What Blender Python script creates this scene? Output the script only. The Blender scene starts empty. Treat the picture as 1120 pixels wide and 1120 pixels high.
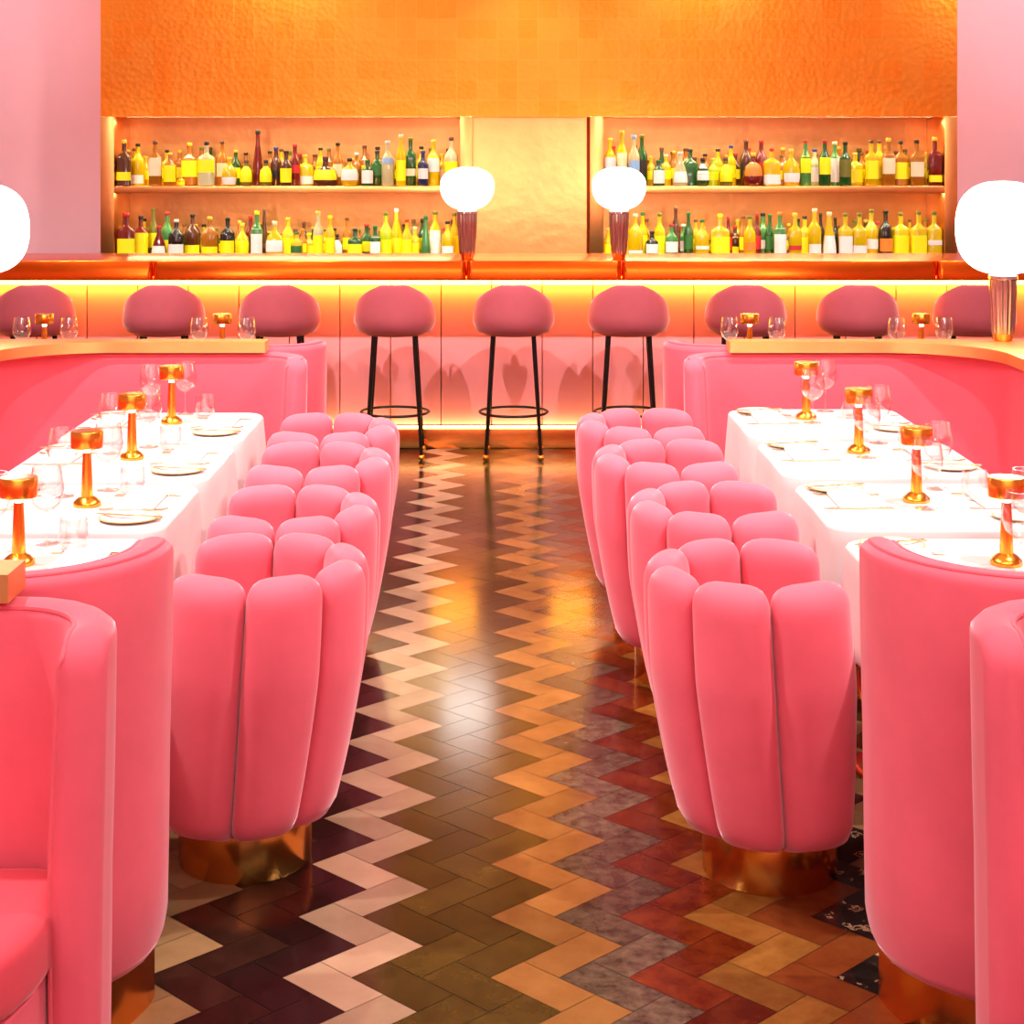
import bpy, math, random
from math import sin, cos, pi, radians, sqrt
random.seed(7)
S = bpy.context.scene
COL = S.collection

# ------------------------------------------------------------------ camera
F, CX, HY, EYE = 1900.0, 544.0, 165.0, 1.75      # focal length (px), vanishing point, eye height
cam_d = bpy.data.cameras.new('camera'); cam = bpy.data.objects.new('camera', cam_d); COL.objects.link(cam)
cam.location = (0, 0, EYE); cam.rotation_euler = (pi/2, 0, 0)
cam_d.sensor_width = 36; cam_d.lens = F/1120*36
cam_d.shift_x = (560-CX)/1120; cam_d.shift_y = -(560-HY)/1120
cam_d.clip_start = .05; cam_d.clip_end = 60
S.camera = cam
def X_(px, Y): return (px-CX)*Y/F
def Z_(py, Y): return EYE-(py-HY)*Y/F

# ------------------------------------------------------------------ materials
M = {}
def nt(name):
    m = bpy.data.materials.new(name); m.use_nodes = True
    n = m.node_tree; b = n.nodes['Principled BSDF']; M[name] = m
    return m, n, b
def simple(name, col, rough=.5, metal=0, spec=.5, emit=None, estr=0, coat=0, trans=0, sheen=0):
    m, n, b = nt(name)
    b.inputs['Base Color'].default_value = (*col, 1); b.inputs['Roughness'].default_value = rough
    b.inputs['Metallic'].default_value = metal; b.inputs['Specular IOR Level'].default_value = spec
    b.inputs['Coat Weight'].default_value = coat; b.inputs['Transmission Weight'].default_value = trans
    b.inputs['Sheen Weight'].default_value = sheen
    if emit:
        b.inputs['Emission Color'].default_value = (*emit, 1); b.inputs['Emission Strength'].default_value = estr
    return m
def lk(n, a, b): n.links.new(a, b)
def noise(n, scale, detail=3, coord='Object', rough=.55):
    t = n.nodes.new('ShaderNodeTexCoord'); x = n.nodes.new('ShaderNodeTexNoise')
    x.inputs['Scale'].default_value = scale; x.inputs['Detail'].default_value = detail; x.inputs['Roughness'].default_value = rough
    lk(n, t.outputs[coord], x.inputs['Vector']); return x
def ramp(n, fac, stops):
    r = n.nodes.new('ShaderNodeValToRGB'); e = r.color_ramp.elements
    while len(e) < len(stops): e.new(.5)
    for k, (p, c) in enumerate(stops): e[k].position = p; e[k].color = (*c, 1)
    lk(n, fac, r.inputs[0]); return r
def bump(n, b, h, strength, dist=.01):
    u = n.nodes.new('ShaderNodeBump'); u.inputs['Strength'].default_value = strength; u.inputs['Distance'].default_value = dist
    lk(n, h, u.inputs['Height']); lk(n, u.outputs[0], b.inputs['Normal'])

def velvet(name, c, sheen=.5, tint=(1, .66, .72), k=.92):
    m, n, b = nt(name)
    x = noise(n, 9, 4)
    r = ramp(n, x.outputs['Fac'], [(.3, tuple(v*k for v in c)), (.7, c)])
    lk(n, r.outputs[0], b.inputs['Base Color'])
    b.inputs['Roughness'].default_value = .85; b.inputs['Specular IOR Level'].default_value = .15
    b.inputs['Sheen Weight'].default_value = sheen; b.inputs['Sheen Roughness'].default_value = .35
    b.inputs['Sheen Tint'].default_value = (*tint, 1)
    f = noise(n, 500, 2); bump(n, b, f.outputs['Fac'], .08, .002)
    return m
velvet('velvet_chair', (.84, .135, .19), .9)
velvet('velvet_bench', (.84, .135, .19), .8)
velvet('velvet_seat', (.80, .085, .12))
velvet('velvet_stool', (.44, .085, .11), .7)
velvet('piping', (.84, .14, .19))

def copper(name, c, rough, bs=0, scale=60, var=.12, aniso=None):
    m, n, b = nt(name)
    x = noise(n, 5, 5)
    r = ramp(n, x.outputs['Fac'], [(.3, tuple(max(0, v*(1-var)) for v in c)), (.7, c)])
    lk(n, r.outputs[0], b.inputs['Base Color'])
    b.inputs['Metallic'].default_value = 1; b.inputs['Roughness'].default_value = rough
    if bs:
        f = noise(n, scale, 2); bump(n, b, f.outputs['Fac'], bs, .01)
    return m
copper('copper', (.97, .40, .09), .22, .05, 18)
copper('copper_counter', (.88, .15, .012), .2, .04, 8)
copper('copper_plain', (1.0, .52, .16), .3, .05, 12)
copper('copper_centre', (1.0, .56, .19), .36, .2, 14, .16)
copper('brass', (1.0, .50, .06), .22)
copper('gold_ledge', (1.0, .64, .22), .40, .04, 14)
# hammered copper leaf for the back bar
m, n, b = nt('copper_leaf')
tc = n.nodes.new('ShaderNodeTexCoord')
mp = n.nodes.new('ShaderNodeMapping'); mp.inputs['Rotation'].default_value = (pi/2, 0, 0); lk(n, tc.outputs['Object'], mp.inputs['Vector'])
bk = n.nodes.new('ShaderNodeTexBrick'); bk.inputs['Scale'].default_value = 1; bk.inputs['Brick Width'].default_value = .14; bk.inputs['Row Height'].default_value = .14
bk.inputs['Mortar Size'].default_value = .003; bk.offset = 0
bk.inputs['Color1'].default_value = (1, .32, .03, 1); bk.inputs['Color2'].default_value = (.97, .36, .045, 1); bk.inputs['Mortar'].default_value = (.97, .38, .055, 1)
lk(n, mp.outputs[0], bk.inputs['Vector']); lk(n, bk.outputs['Color'], b.inputs['Base Color'])
b.inputs['Metallic'].default_value = 1; b.inputs['Roughness'].default_value = .34
vz = n.nodes.new('ShaderNodeTexVoronoi'); vz.inputs['Scale'].default_value = 30; lk(n, tc.outputs['Object'], vz.inputs['Vector'])
nz = n.nodes.new('ShaderNodeTexNoise'); nz.inputs['Scale'].default_value = 9; nz.inputs['Detail'].default_value = 4; lk(n, tc.outputs['Object'], nz.inputs['Vector'])
ad = n.nodes.new('ShaderNodeMath'); ad.operation = 'ADD'; lk(n, vz.outputs['Distance'], ad.inputs[0]); lk(n, nz.outputs['Fac'], ad.inputs[1])
bump(n, b, ad.outputs[0], .22, .006)

def wallmat(name, c):
    m, n, b = nt(name); x = noise(n, 2.5, 4)
    r = ramp(n, x.outputs['Fac'], [(.3, tuple(v*.95 for v in c)), (.7, c)]); lk(n, r.outputs[0], b.inputs['Base Color'])
    b.inputs['Roughness'].default_value = .7; f = noise(n, 120, 3); bump(n, b, f.outputs['Fac'], .05, .004)
wallmat('pink_paint', (.90, .52, .60)); wallmat('ceiling_paint', (.86, .74, .72)); wallmat('bar_pink', (.80, .27, .30))
simple('grout', (.03, .022, .018), .6)
# stones of the floor
def stone(name, a, c, scale, rough=.16, vein=None):
    m, n, b = nt(name)
    x = noise(n, scale, 6, 'Object', .65)
    at = n.nodes.new('ShaderNodeAttribute'); at.attribute_name = 'tone'
    r = ramp(n, x.outputs['Fac'], [(.32, a), (.68, c)] if vein is None else [(.40, a), (.575, c), (.60, vein), (.63, a)])
    mx = n.nodes.new('ShaderNodeHueSaturation'); lk(n, r.outputs[0], mx.inputs['Color'])
    mr = n.nodes.new('ShaderNodeMapRange'); mr.inputs['To Min'].default_value = .72; mr.inputs['To Max'].default_value = 1.25
    lk(n, at.outputs['Fac'], mr.inputs['Value']); lk(n, mr.outputs[0], mx.inputs['Value'])
    lk(n, mx.outputs[0], b.inputs['Base Color']); b.inputs['Roughness'].default_value = rough; b.inputs['Specular IOR Level'].default_value = .24
    f = noise(n, 7, 2); bump(n, b, f.outputs['Fac'], .05, .006)
    return m
stone('stone_cream', (0.2992, 0.1836, 0.1122), (0.3672, 0.2346, 0.1496), 6)
stone('stone_black', (0.0040, 0.0025, 0.0020), (0.0100, 0.0060, 0.0050), 12)
stone('stone_darkbrown', (0.0121, 0.0055, 0.0033), (0.0275, 0.0110, 0.0066), 14)
stone('stone_olive', (0.0315, 0.0168, 0.0025), (0.0630, 0.0357, 0.0059), 10)
stone('stone_tan', (0.1984, 0.0775, 0.0186), (0.2666, 0.1147, 0.0310), 8)
stone('stone_grey', (0.0225, 0.0135, 0.0090), (0.1215, 0.0810, 0.0495), 26)
stone('stone_red', (0.0550, 0.0050, 0.0015), (0.1300, 0.0225, 0.0040), 16)
stone('stone_ochre', (0.1680, 0.0570, 0.0090), (0.2400, 0.0990, 0.0210), 16)
stone('stone_rust', (0.1125, 0.0210, 0.0053), (0.1800, 0.0450, 0.0105), 10)
stone('stone_blackvein', (.010, .006, .005), (.02, .012, .010), 16, .16, (.55, .36, .2))
stone('stone_beige', (0.2040, 0.1140, 0.0480), (0.2640, 0.1560, 0.0720), 8)

simple('black_metal', (.012, .007, .006), .35, .6)
simple('linen', (.62, .53, .53), .85, sheen=.3)
simple('porcelain', (.90, .86, .82), .2)
simple('plate_rim', (.72, .40, .14), .35)
simple('napkin_cloth', (.92, .88, .85), .9)
simple('steel', (.8, .62, .42), .25, 1)
simple('lamp_white', (1, 1, 1), .4, emit=(1, .92, .84), estr=9)
simple('globe_glow', (1, 1, 1), .3, emit=(1, .93, .86), estr=5.5)
simple('led_warm', (1, .9, .6), .4, emit=(1, .50, .03), estr=17)
simple('led_foot', (1, .9, .6), .4, emit=(1, .66, .18), estr=7)
simple('dark_gap', (.02, .008, .004), .8)
simple('wood_dark', (.10, .04, .02), .5)
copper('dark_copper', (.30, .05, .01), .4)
copper('bronze', (.62, .44, .36), .16)
copper('chrome', (.85, .80, .76), .12)
# thin clear glass
m = bpy.data.materials.new('clear_glass'); m.use_nodes = True; M['clear_glass'] = m; n = m.node_tree
n.nodes.remove(n.nodes['Principled BSDF']); out = n.nodes['Material Output']
tr = n.nodes.new('ShaderNodeBsdfTransparent'); tr.inputs[0].default_value = (.97, .96, .96, 1)
gl = n.nodes.new('ShaderNodeBsdfGlossy'); gl.inputs['Roughness'].default_value = .03; gl.inputs[0].default_value = (1, .97, .95, 1)
lw0 = n.nodes.new('ShaderNodeLayerWeight'); lw0.inputs[0].default_value = .5
pw = n.nodes.new('ShaderNodeMath'); pw.operation = 'POWER'; lk(n, lw0.outputs['Facing'], pw.inputs[0]); pw.inputs[1].default_value = 3
lw = n.nodes.new('ShaderNodeMath'); lw.operation = 'MULTIPLY_ADD'; lk(n, pw.outputs[0], lw.inputs[0]); lw.inputs[1].default_value = .85; lw.inputs[2].default_value = .08
mx = n.nodes.new('ShaderNodeMixShader'); lk(n, lw.outputs[0], mx.inputs[0]); lk(n, tr.outputs[0], mx.inputs[1]); lk(n, gl.outputs[0], mx.inputs[2]); lk(n, mx.outputs[0], out.inputs[0])
# bottle colours
BC = {'Y': (.66, .46, .004), 'A': (.40, .14, .01), 'R': (.16, .012, .008), 'G': (.012, .085, .015), 'L': (.42, .55, .01), 'K': (.010, .012, .008),
      'B': (.09, .028, .010), 'C': (.52, .50, .26), 'O': (.16, .15, .015), 'N': (.02, .025, .08), 'V': (.06, .25, .06)}
for k, c in BC.items(): simple('bottle_'+k, c, .1, coat=.5, spec=.6)
LC = {'y': (1, .90, .0), 'w': (.92, .86, .80), 'o': (.85, .25, .03), 'r': (.6, .02, .02), 'k': (.015, .012, .01), 'g': (.85, .55, .05), 'b': (.02, .04, .25),
      's': (.7, .7, .68), 'e': (.16, .16, .02), 'n': (.14, .05, .02), 'u': (.25, .45, .75), 'v': (.03, .16, .03), 'p': (.9, .72, .45)}
for k, c in LC.items(): simple('label_'+k, c, .5)
CN = {'Y': 'yellow', 'A': 'amber', 'R': 'dark red', 'G': 'dark green', 'L': 'lime green', 'K': 'black', 'B': 'brown', 'C': 'clear', 'O': 'olive', 'N': 'navy', 'V': 'green'}
LN = {'y': 'yellow', 'w': 'white', 'o': 'orange', 'r': 'red', 'k': 'black', 'g': 'gold', 'b': 'dark blue', 's': 'silver', 'e': 'olive', 'n': 'brown', 'u': 'light blue', 'v': 'green', 'p': 'pale'}

# ------------------------------------------------------------------ mesh building
class MB:
    def __init__(s): s.v, s.f, s.m = [], [], []
    def add(s, vs, fs, mi=0):
        b = len(s.v); s.v += vs; s.f += [tuple(b+i for i in f) for f in fs]; s.m += [mi]*len(fs)
    def rings(s, rings, closed=True, cap0=True, cap1=True, mi=0):
        k = len(rings[0]); vs = [p for r in rings for p in r]; fs = []
        for a in range(len(rings)-1):
            for j in range(k if closed else k-1):
                fs.append((a*k+j, a*k+(j+1) % k, (a+1)*k+(j+1) % k, (a+1)*k+j))
        if closed and cap0: fs.append(tuple(range(k))[::-1])
        if closed and cap1: fs.append(tuple((len(rings)-1)*k+j for j in range(k)))
        s.add(vs, fs, mi)
    def lathe(s, prof, c=(0, 0, 0), n=24, ex=2, mi=0, sx=1, sy=1, flute=0, fn=0, caps=True):
        rs = []
        for r, z in prof:
            ring = []
            for j in range(n):
                a = 2*pi*j/n; ca, sa = cos(a), sin(a)
                q = (abs(ca)**ex+abs(sa)**ex)**(-1/ex)
                rr = r*q*(1+flute*cos(fn*a))
                ring.append((c[0]+rr*ca*sx, c[1]+rr*sa*sy, c[2]+z))
            rs.append(ring)
        s.rings(rs, cap0=caps, cap1=caps, mi=mi)
    def box(s, x0, x1, y0, y1, z0, z1, b=0, mi=0):
        if b <= 0:
            v = [(x, y, z) for z in (z0, z1) for y in (y0, y1) for x in (x0, x1)]
            s.add(v, [(0, 2, 3, 1), (4, 5, 7, 6), (0, 1, 5, 4), (2, 6, 7, 3), (0, 4, 6, 2), (1, 3, 7, 5)], mi); return
        n = 3; rs = []
        prof = [(b*(1-sin(pi/2*k/n)), z0+b*(1-cos(pi/2*k/n))) for k in range(n+1)]
        prof += [(b*(1-cos(pi/2*k/n)), z1-b*(1-sin(pi/2*k/n))) for k in range(n+1)]
        for ins, z in prof: s_ = rrect(x0+ins, x1-ins, y0+ins, y1-ins, max(b-ins*.5, .0005), 3); rs.append([(x, y, z) for x, y in s_])
        s.rings(rs, mi=mi)
    def tube(s, pts, r, n=8, mi=0, close=False):
        rs = []; N = len(pts); u = None
        for i, p in enumerate(pts):
            a = pts[(i-1) % N] if (close or i > 0) else p; b = pts[(i+1) % N] if (close or i < N-1) else p
            t = [b[k]-a[k] for k in range(3)]; L = sqrt(sum(q*q for q in t)) or 1; t = [q/L for q in t]
            if u is None: u = cross(t, (0, 0, 1) if abs(t[2]) < .9 else (1, 0, 0))
            else: d = sum(u[k]*t[k] for k in range(3)); u = [u[k]-d*t[k] for k in range(3)]
            L = sqrt(sum(q*q for q in u)) or 1; u = [q/L for q in u]; w = cross(u, t)
            rr = r[i] if isinstance(r, (list, tuple)) else r
            rs.append([tuple(p[k]+rr*(cos(2*pi*j/n)*u[k]+sin(2*pi*j/n)*w[k]) for k in range(3)) for j in range(n)])
        if close:
            rs.append(rs[0]); s.rings(rs, cap0=False, cap1=False, mi=mi)
        else: s.rings(rs, mi=mi)
    def ball(s, c, r, n=12, mi=0):
        s.lathe([(max(r*sin(pi*k/8), .0004), -r*cos(pi*k/8)) for k in range(9)], c, n, mi=mi)
    def build(s, name, mats, parent=None, smooth=True, angle=40, loc=None):
        me = bpy.data.meshes.new(name); me.from_pydata(s.v, [], s.f)
        for mm in (mats if isinstance(mats, (list, tuple)) else [mats]): me.materials.append(M[mm])
        for p, k in zip(me.polygons, s.m): p.material_index = k; p.use_smooth = smooth
        me.validate(); me.update()
        if smooth: me.set_sharp_from_angle(angle=radians(angle))
        o = bpy.data.objects.new(name, me); COL.objects.link(o)
        if parent: o.parent = parent
        if loc: o.location = loc
        return o
def cross(a, b): return [a[1]*b[2]-a[2]*b[1], a[2]*b[0]-a[0]*b[2], a[0]*b[1]-a[1]*b[0]]
def rrect(x0, x1, y0, y1, r, n=4):
    r = min(r, (x1-x0)/2-1e-5, (y1-y0)/2-1e-5); p = []
    for cx, cy, a0 in ((x1-r, y0+r, -pi/2), (x1-r, y1-r, 0), (x0+r, y1-r, pi/2), (x0+r, y0+r, pi)):
        for k in range(n+1): a = a0+pi/2*k/n; p.append((cx+r*cos(a), cy+r*sin(a)))
    return p
def recalc(o):
    import bmesh
    bm = bmesh.new(); bm.from_mesh(o.data); bmesh.ops.recalc_face_normals(bm, faces=bm.faces); bm.to_mesh(o.data); bm.free(); return o
def empty(name, loc, rz=0):
    o = bpy.data.objects.new(name, None); COL.objects.link(o); o.location = loc; o.rotation_euler = (0, 0, rz); o.empty_display_size = .05; return o
def tag(o, label, cat, group=None, kind=None):
    o['label'] = label; o['category'] = cat
    if group: o['group'] = group
    if kind: o['kind'] = kind
    return o
def struct(o): o['kind'] = 'structure'; return o
def kids(o): return [c for c in bpy.data.objects if c.parent == o]
def copy_tree(o, loc=None, rz=None, parent=None, table=None):
    c = o.copy(); COL.objects.link(c)
    if parent: c.parent = parent
    if loc is not None: c.location = loc
    if rz is not None: c.rotation_euler = (0, 0, rz)
    for ch in kids(o): copy_tree(ch, parent=c)
    return c
ORD = ['first', 'second', 'third', 'fourth', 'fifth', 'sixth', 'seventh', 'eighth', 'ninth', 'tenth']

# ------------------------------------------------------------------ room shell
CEIL = 3.7
XW, Y0, Y1 = 5.0, -3.0, 12.56
def slab(name, b, mat):
    q = MB(); q.box(*b); return struct(q.build(name, mat, smooth=False))
slab('wall_back', (-XW, XW, Y1, Y1+.2, 0, CEIL), 'pink_paint')
slab('wall_left', (-XW-.2, -XW, Y0, Y1+.2, 0, CEIL), 'pink_paint')
slab('wall_right', (XW, XW+.2, Y0, Y1+.2, 0, CEIL), 'pink_paint')
slab('wall_front', (-XW-.2, XW+.2, Y0-.2, Y0, 0, CEIL), 'pink_paint')
slab('ceiling', (-XW-.2, XW+.2, Y0-.2, Y1+.2, CEIL, CEIL+.2), 'ceiling_paint')

# floor: herringbone of polished stones, colour by zigzag band
W = .1035; g = .0009
bands = {-6: 'stone_olive', -5: 'stone_tan', -4: 'stone_beige', -3: 'stone_beige', -2: 'stone_darkbrown', -1: 'stone_black', 0: 'stone_cream', 1: 'stone_olive', 2: 'stone_olive', 3: 'stone_tan',
         4: 'stone_grey', 5: 'stone_red', 6: 'stone_ochre', 7: 'stone_rust', 8: 'stone_blackvein', 9: 'stone_beige', 10: 'stone_olive'}
fm = ['grout']+sorted(set(bands.values())); fi = {k: i for i, k in enumerate(fm)}
fl = MB(); tones = []
fl.add([(-XW, Y0, -.0015), (XW, Y0, -.0015), (XW, Y1, -.0015), (-XW, Y1, -.0015)], [(0, 1, 2, 3)]); tones.append(.5)
fl.add([(-XW, Y0, -.05), (XW, Y0, -.05), (XW, Y1, -.05), (-XW, Y1, -.05)], [(3, 2, 1, 0)]); tones.append(.5)
c45 = sqrt(.5); XO = -.309; YO = 7.03-.06
rf = random.Random(3)
def brick(i0, i1, j0, j1):
    # grid (i, j): band coordinate i+j runs along +X, i-j runs along +Y
    cor = [(i0*W+g, j0*W+g), (i1*W-g, j0*W+g), (i1*W-g, j1*W-g), (i0*W+g, j1*W-g)]
    return [((a+b_)*c45, (a-b_)*c45) for a, b_ in cor]
NR = 150
for i in range(-NR, NR):
    for j in range(-NR, NR):
        k = (i-j) % 4
        if k == 0: q = brick(i, i+2, j, j+1); bd = (i+j)/2
        elif k == 2: q = brick(i, i+1, j-1, j+1); bd = (i+j)/2
        else: continue
        x = sum(p[0] for p in q)/4-W*c45*1.0+XO; y = sum(p[1] for p in q)/4+YO
        if not (-4.85 < x < 4.85 and -2.85 < y < 12.4): continue
        bd = int(math.floor(bd+.01))
        if bd in (1, 2) : mat = 'stone_olive'
        else: mat = bands.get(bd, 'stone_olive' if bd % 2 else 'stone_tan')
        pts = [(p[0]-W*c45+XO, p[1]+YO, 0) for p in q]
        fl.add(pts, [(3, 2, 1, 0)], fi[mat]); tones.append(rf.random())
flo = struct(fl.build('floor', fm, smooth=False))
at = flo.data.attributes.new('tone', 'FLOAT', 'FACE')
for k_, t_ in enumerate(tones[:len(flo.data.polygons)]): at.data[k_].value = t_

# ------------------------------------------------------------------ banquettes
def fillet(pts, rad, n=14):
    out = [pts[0]]
    for k in range(1, len(pts)-1):
        p0, p, p1 = pts[k-1], pts[k], pts[k+1]; r = rad[k-1]
        a = (p0[0]-p[0], p0[1]-p[1]); b = (p1[0]-p[0], p1[1]-p[1]); la, lb = math.hypot(*a), math.hypot(*b)
        a = (a[0]/la, a[1]/la); b = (b[0]/lb, b[1]/lb)
        t = math.acos(max(-1, min(1, a[0]*b[0]+a[1]*b[1])))
        d = r/math.tan(t/2); h = r/sin(t/2)
        m_ = (a[0]+b[0], a[1]+b[1]); lm = math.hypot(*m_); c = (p[0]+m_[0]/lm*h, p[1]+m_[1]/lm*h)
        s = (p[0]+a[0]*d, p[1]+a[1]*d); e = (p[0]+b[0]*d, p[1]+b[1]*d)
        A0 = math.atan2(s[1]-c[1], s[0]-c[0]); A1 = math.atan2(e[1]-c[1], e[0]-c[0]); dA = (A1-A0+pi) % (2*pi)-pi
        for q in range(n+1): A = A0+dA*q/n; out.append((c[0]+r*cos(A), c[1]+r*sin(A)))
    out.append(pts[-1]); return out
def resample(path, step):
    ds = [0]
    for a, b in zip(path, path[1:]): ds.append(ds[-1]+math.hypot(b[0]-a[0], b[1]-a[1]))
    L = ds[-1]; N = int(L/step); want = [L*k/N for k in range(N+1)]
    fine = [.001, .004, .009, .016, .026, .033, .04, .048, .056, .064, .071, .08]
    want = sorted(set([w for w in want if .09 < w < L-.09]+fine+[L-f for f in fine])); out = []; k = 0
    for w in want:
        while k < len(ds)-2 and ds[k+1] < w: k += 1
        t = (w-ds[k])/(ds[k+1]-ds[k]); a, b = path[k], path[k+1]
        L_ = math.hypot(b[0]-a[0], b[1]-a[1]); out.append((a[0]+(b[0]-a[0])*t, a[1]+(b[1]-a[1])*t, (b[0]-a[0])/L_, (b[1]-a[1])/L_, w, L-w))
    # smooth tangents
    o2 = []
    for i, p in enumerate(out):
        a = out[max(i-1, 0)]; b = out[min(i+1, len(out)-1)]; t = (b[0]-a[0], b[1]-a[1]); l = math.hypot(*t) or 1
        o2.append((p[0], p[1], t[0]/l, t[1]/l, p[4], p[5]))
    return o2
TH = .082
def shell_rings(path, side, z0, z1, rc0=.025, rc1=.045):
    """side = +1: the sitter is to the left of the path direction."""
    rs = []
    for x, y, tx, ty, d0, d1 in resample(path, .05):
        nx, ny = -ty*side, tx*side               # towards the sitter
        d = min(d0, d1); rc = rc0 if d0 < d1 else rc1; rb = .13
        zt = z1-(rc-sqrt(max(0, rc*rc-(rc-d)**2)) if d < rc else 0)
        zb = z0+(.8*(rb-sqrt(max(0, rb*rb-(rb-d)**2))) if d < rb else 0)
        f = sqrt(max(0, 1-(1-d/.026)**2)) if d < .026 else 1
        f = max(f, .35)
        h = TH/2*f; ring = []
        def lean(z): return .012*max(0, min(1, (z-.5)/.4))   # back leans away a little
        for k in range(7): z = zb+.03+(zt-.03-zb-.03)*k/6; ring.append((h+.004*sin(pi*k/6), z))
        for k in range(1, 9): a = pi*k/9; ring.append((h*cos(a), zt-.03+.03*sin(a)))
        for k in range(7): z = zt-.03-(zt-.03-zb-.03)*k/6; ring.append((-h-.004*sin(pi*k/6), z))
        ring.append((-h*.7, zb+.008)); ring.append((-h*.3, zb)); ring.append((h*.3, zb)); ring.append((h*.7, zb+.008))
        rs.append([(x+nx*o-nx*lean(z), y+ny*o-ny*lean(z), z) for o, z in ring])
    return rs
def banquette(label, path, side, ztops=.935, z0=.10, seat=None, rc0=.025, rc1=.06):
    root = empty('banquette', (0, 0, 0)); tag(root, label, 'banquette', 'pink banquettes either side of the aisle')
    rs = shell_rings(path, side, z0, ztops, rc0, rc1)
    q = MB(); q.rings(rs); recalc(q.build('backrest', 'velvet_bench', root))
    # piping: along the sitter-side top edge and down both ends
    k = 8; top = [rs[i][k] for i in range(6, len(rs)-6)]
    a = [rs[3][j] for j in range(0, k+1)]; b_ = [rs[-4][j] for j in range(k, -1, -1)]
    q = MB(); pts = a+top+b_
    for _ in range(3): pts = [pts[0]]+[tuple(f*pa[k_]+(1-f)*pb[k_] for k_ in range(3)) for pa, pb in zip(pts, pts[1:]) for f in (.75, .25)]+[pts[-1]]
    pts = pts[:1]+pts[1:-1:3]+pts[-1:]
    q.tube(pts, .0055, 6); q.build('piping', 'piping', root)
    if rc0 < .05: q = MB(); q.tube([rs[i][12] for i in range(6, len(rs)-6)], .004, 6); q.build('piping', 'piping', root)
    q = MB()
    pr = []
    for x, y, tx, ty, d0, d1 in resample(path, .06):
        if min(d0, d1) < .075: continue
        nx, ny = -ty*side, tx*side
        pr.append([(x+nx*o, y+ny*o, z) for o, z in ((-.025, .0), (.035, .0), (.035, z0+.02), (-.025, z0+.02))])
    q.rings(pr); recalc(q.build('plinth', 'copper', root, angle=30))
    if seat:
        for nm, z0_, z1_, ins, bb, mt in (('seat_base', .0, .35, .012, .01, 'velvet_bench'), ('seat_cushion', .345, .475, 0, .035, 'velvet_seat')):
            q = MB(); rr = []
            n_ = 5
            pro = [(bb*(1-sin(pi/2*t/n_)), z0_+bb*(1-cos(pi/2*t/n_))) for t in range(n_+1)]+[(bb*(1-cos(pi/2*t/n_)), z1_-bb*(1-sin(pi/2*t/n_))) for t in range(n_+1)]
            for i_, z in pro: rr.append([(x, y, z) for x, y in seat(ins+i_)])
            q.rings(rr); recalc(q.build(nm, mt, root, angle=50))
    return root
XS = 2.0      # centreline of the side run
def arm_ends(sg, xe_near, xe_far):
    """the U of the middle bay, sg = -1 left / +1 right; from its near end round the side to its far end"""
    yn, yf = 3.335, 6.99
    p = [(sg*(xe_near+.05), yn+.34), (sg*(xe_near+.05), yn), (sg*XS, yn), (sg*XS, yf), (sg*(xe_far+.05), yf), (sg*(xe_far+.05), yf-.22)]
    p = [(x, y) for x, y in p]
    # path x grows in |x| away from the aisle
    return fillet(p, [.27, .34, .34, .16])
def mid_seat(sg):
    def f(i):
        o = []; xo = XS-.065-i; 
        pts = [(.86, 3.42+i), (xo, 3.42+i), (xo, 6.91-i), (.86, 6.91-i), (.86, 6.62+i), (1.62+i, 6.62+i), (1.62+i, 3.72-i), (.86, 3.72-i)]
        pts[0] = (.86+i, 3.42+i); pts[3] = (.86+i, 6.91-i); pts[4] = (.86+i, 6.70+i); pts[7] = (.86+i, 3.66-i); pts[5] = (1.62+i, 6.70+i); pts[6] = (1.62+i, 3.66-i)
        fp = fillet([(.86+i, 3.54)]+pts[:]+[(.86+i, 3.54)], [.05, .26, .26, .05, .05, .1, .1, .05], 6)
        o = fp[:-1]
        return [(sg*x, y) for x, y in o] if sg > 0 else [(sg*x, y) for x, y in o][::-1]
    return f
EN = {-1: (.683, .750), 1: (.763, .735)}
for sg, nm in ((-1, 'left'), (1, 'right')):
    n_, f_ = EN[sg]
    banquette(f'U shaped pink velvet banquette wrapped around the four tables {nm} of the aisle', arm_ends(sg, n_, f_), +1 if sg > 0 else -1, .94, seat=mid_seat(sg))
# bay nearer the camera: its back and seat, open towards the camera
EB = {-1: .667, 1: .83}
for sg, nm in ((-1, 'left'), (1, 'right')):
    e = EB[sg]; y = 3.18
    p = fillet([(sg*(e+.05), y-.25), (sg*(e+.05), y), (sg*2.6, y)], [.16])
    # seat with a rounded end
    def st(i, e=e, sg=sg):
        fp = fillet([(e+.088+i, 2.97), (e+.088+i, 3.115-i), (2.55-i, 3.115-i), (2.55-i, 2.52+i), (e+.088+i, 2.52+i), (e+.088+i, 2.97)], [.05, .03, .03, .40], 10)
        o = fp[:-1]; return [(sg*x, yy) for x, yy in o] if sg > 0 else [(sg*x, yy) for x, yy in o][::-1]
    # the arm curls further out than the seat
    banquette(f'pink velvet banquette with round ended seat cut by the {nm} edge of the picture', p, +1 if sg < 0 else -1, .93, seat=st, rc0=.075)
# bay nearer the bar
EF = {-1: .722, 1: .70}
for sg, nm in ((-1, 'left'), (1, 'right')):
    e = EF[sg]; y = 7.14
    p = fillet([(sg*(e+.05), y+.22), (sg*(e+.05), y), (sg*2.7, y)], [.14])
    banquette(f'pink velvet banquette back standing behind the copper ledge {nm} of the aisle, towards the bar', p, +1 if sg > 0 else -1, .955)

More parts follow.
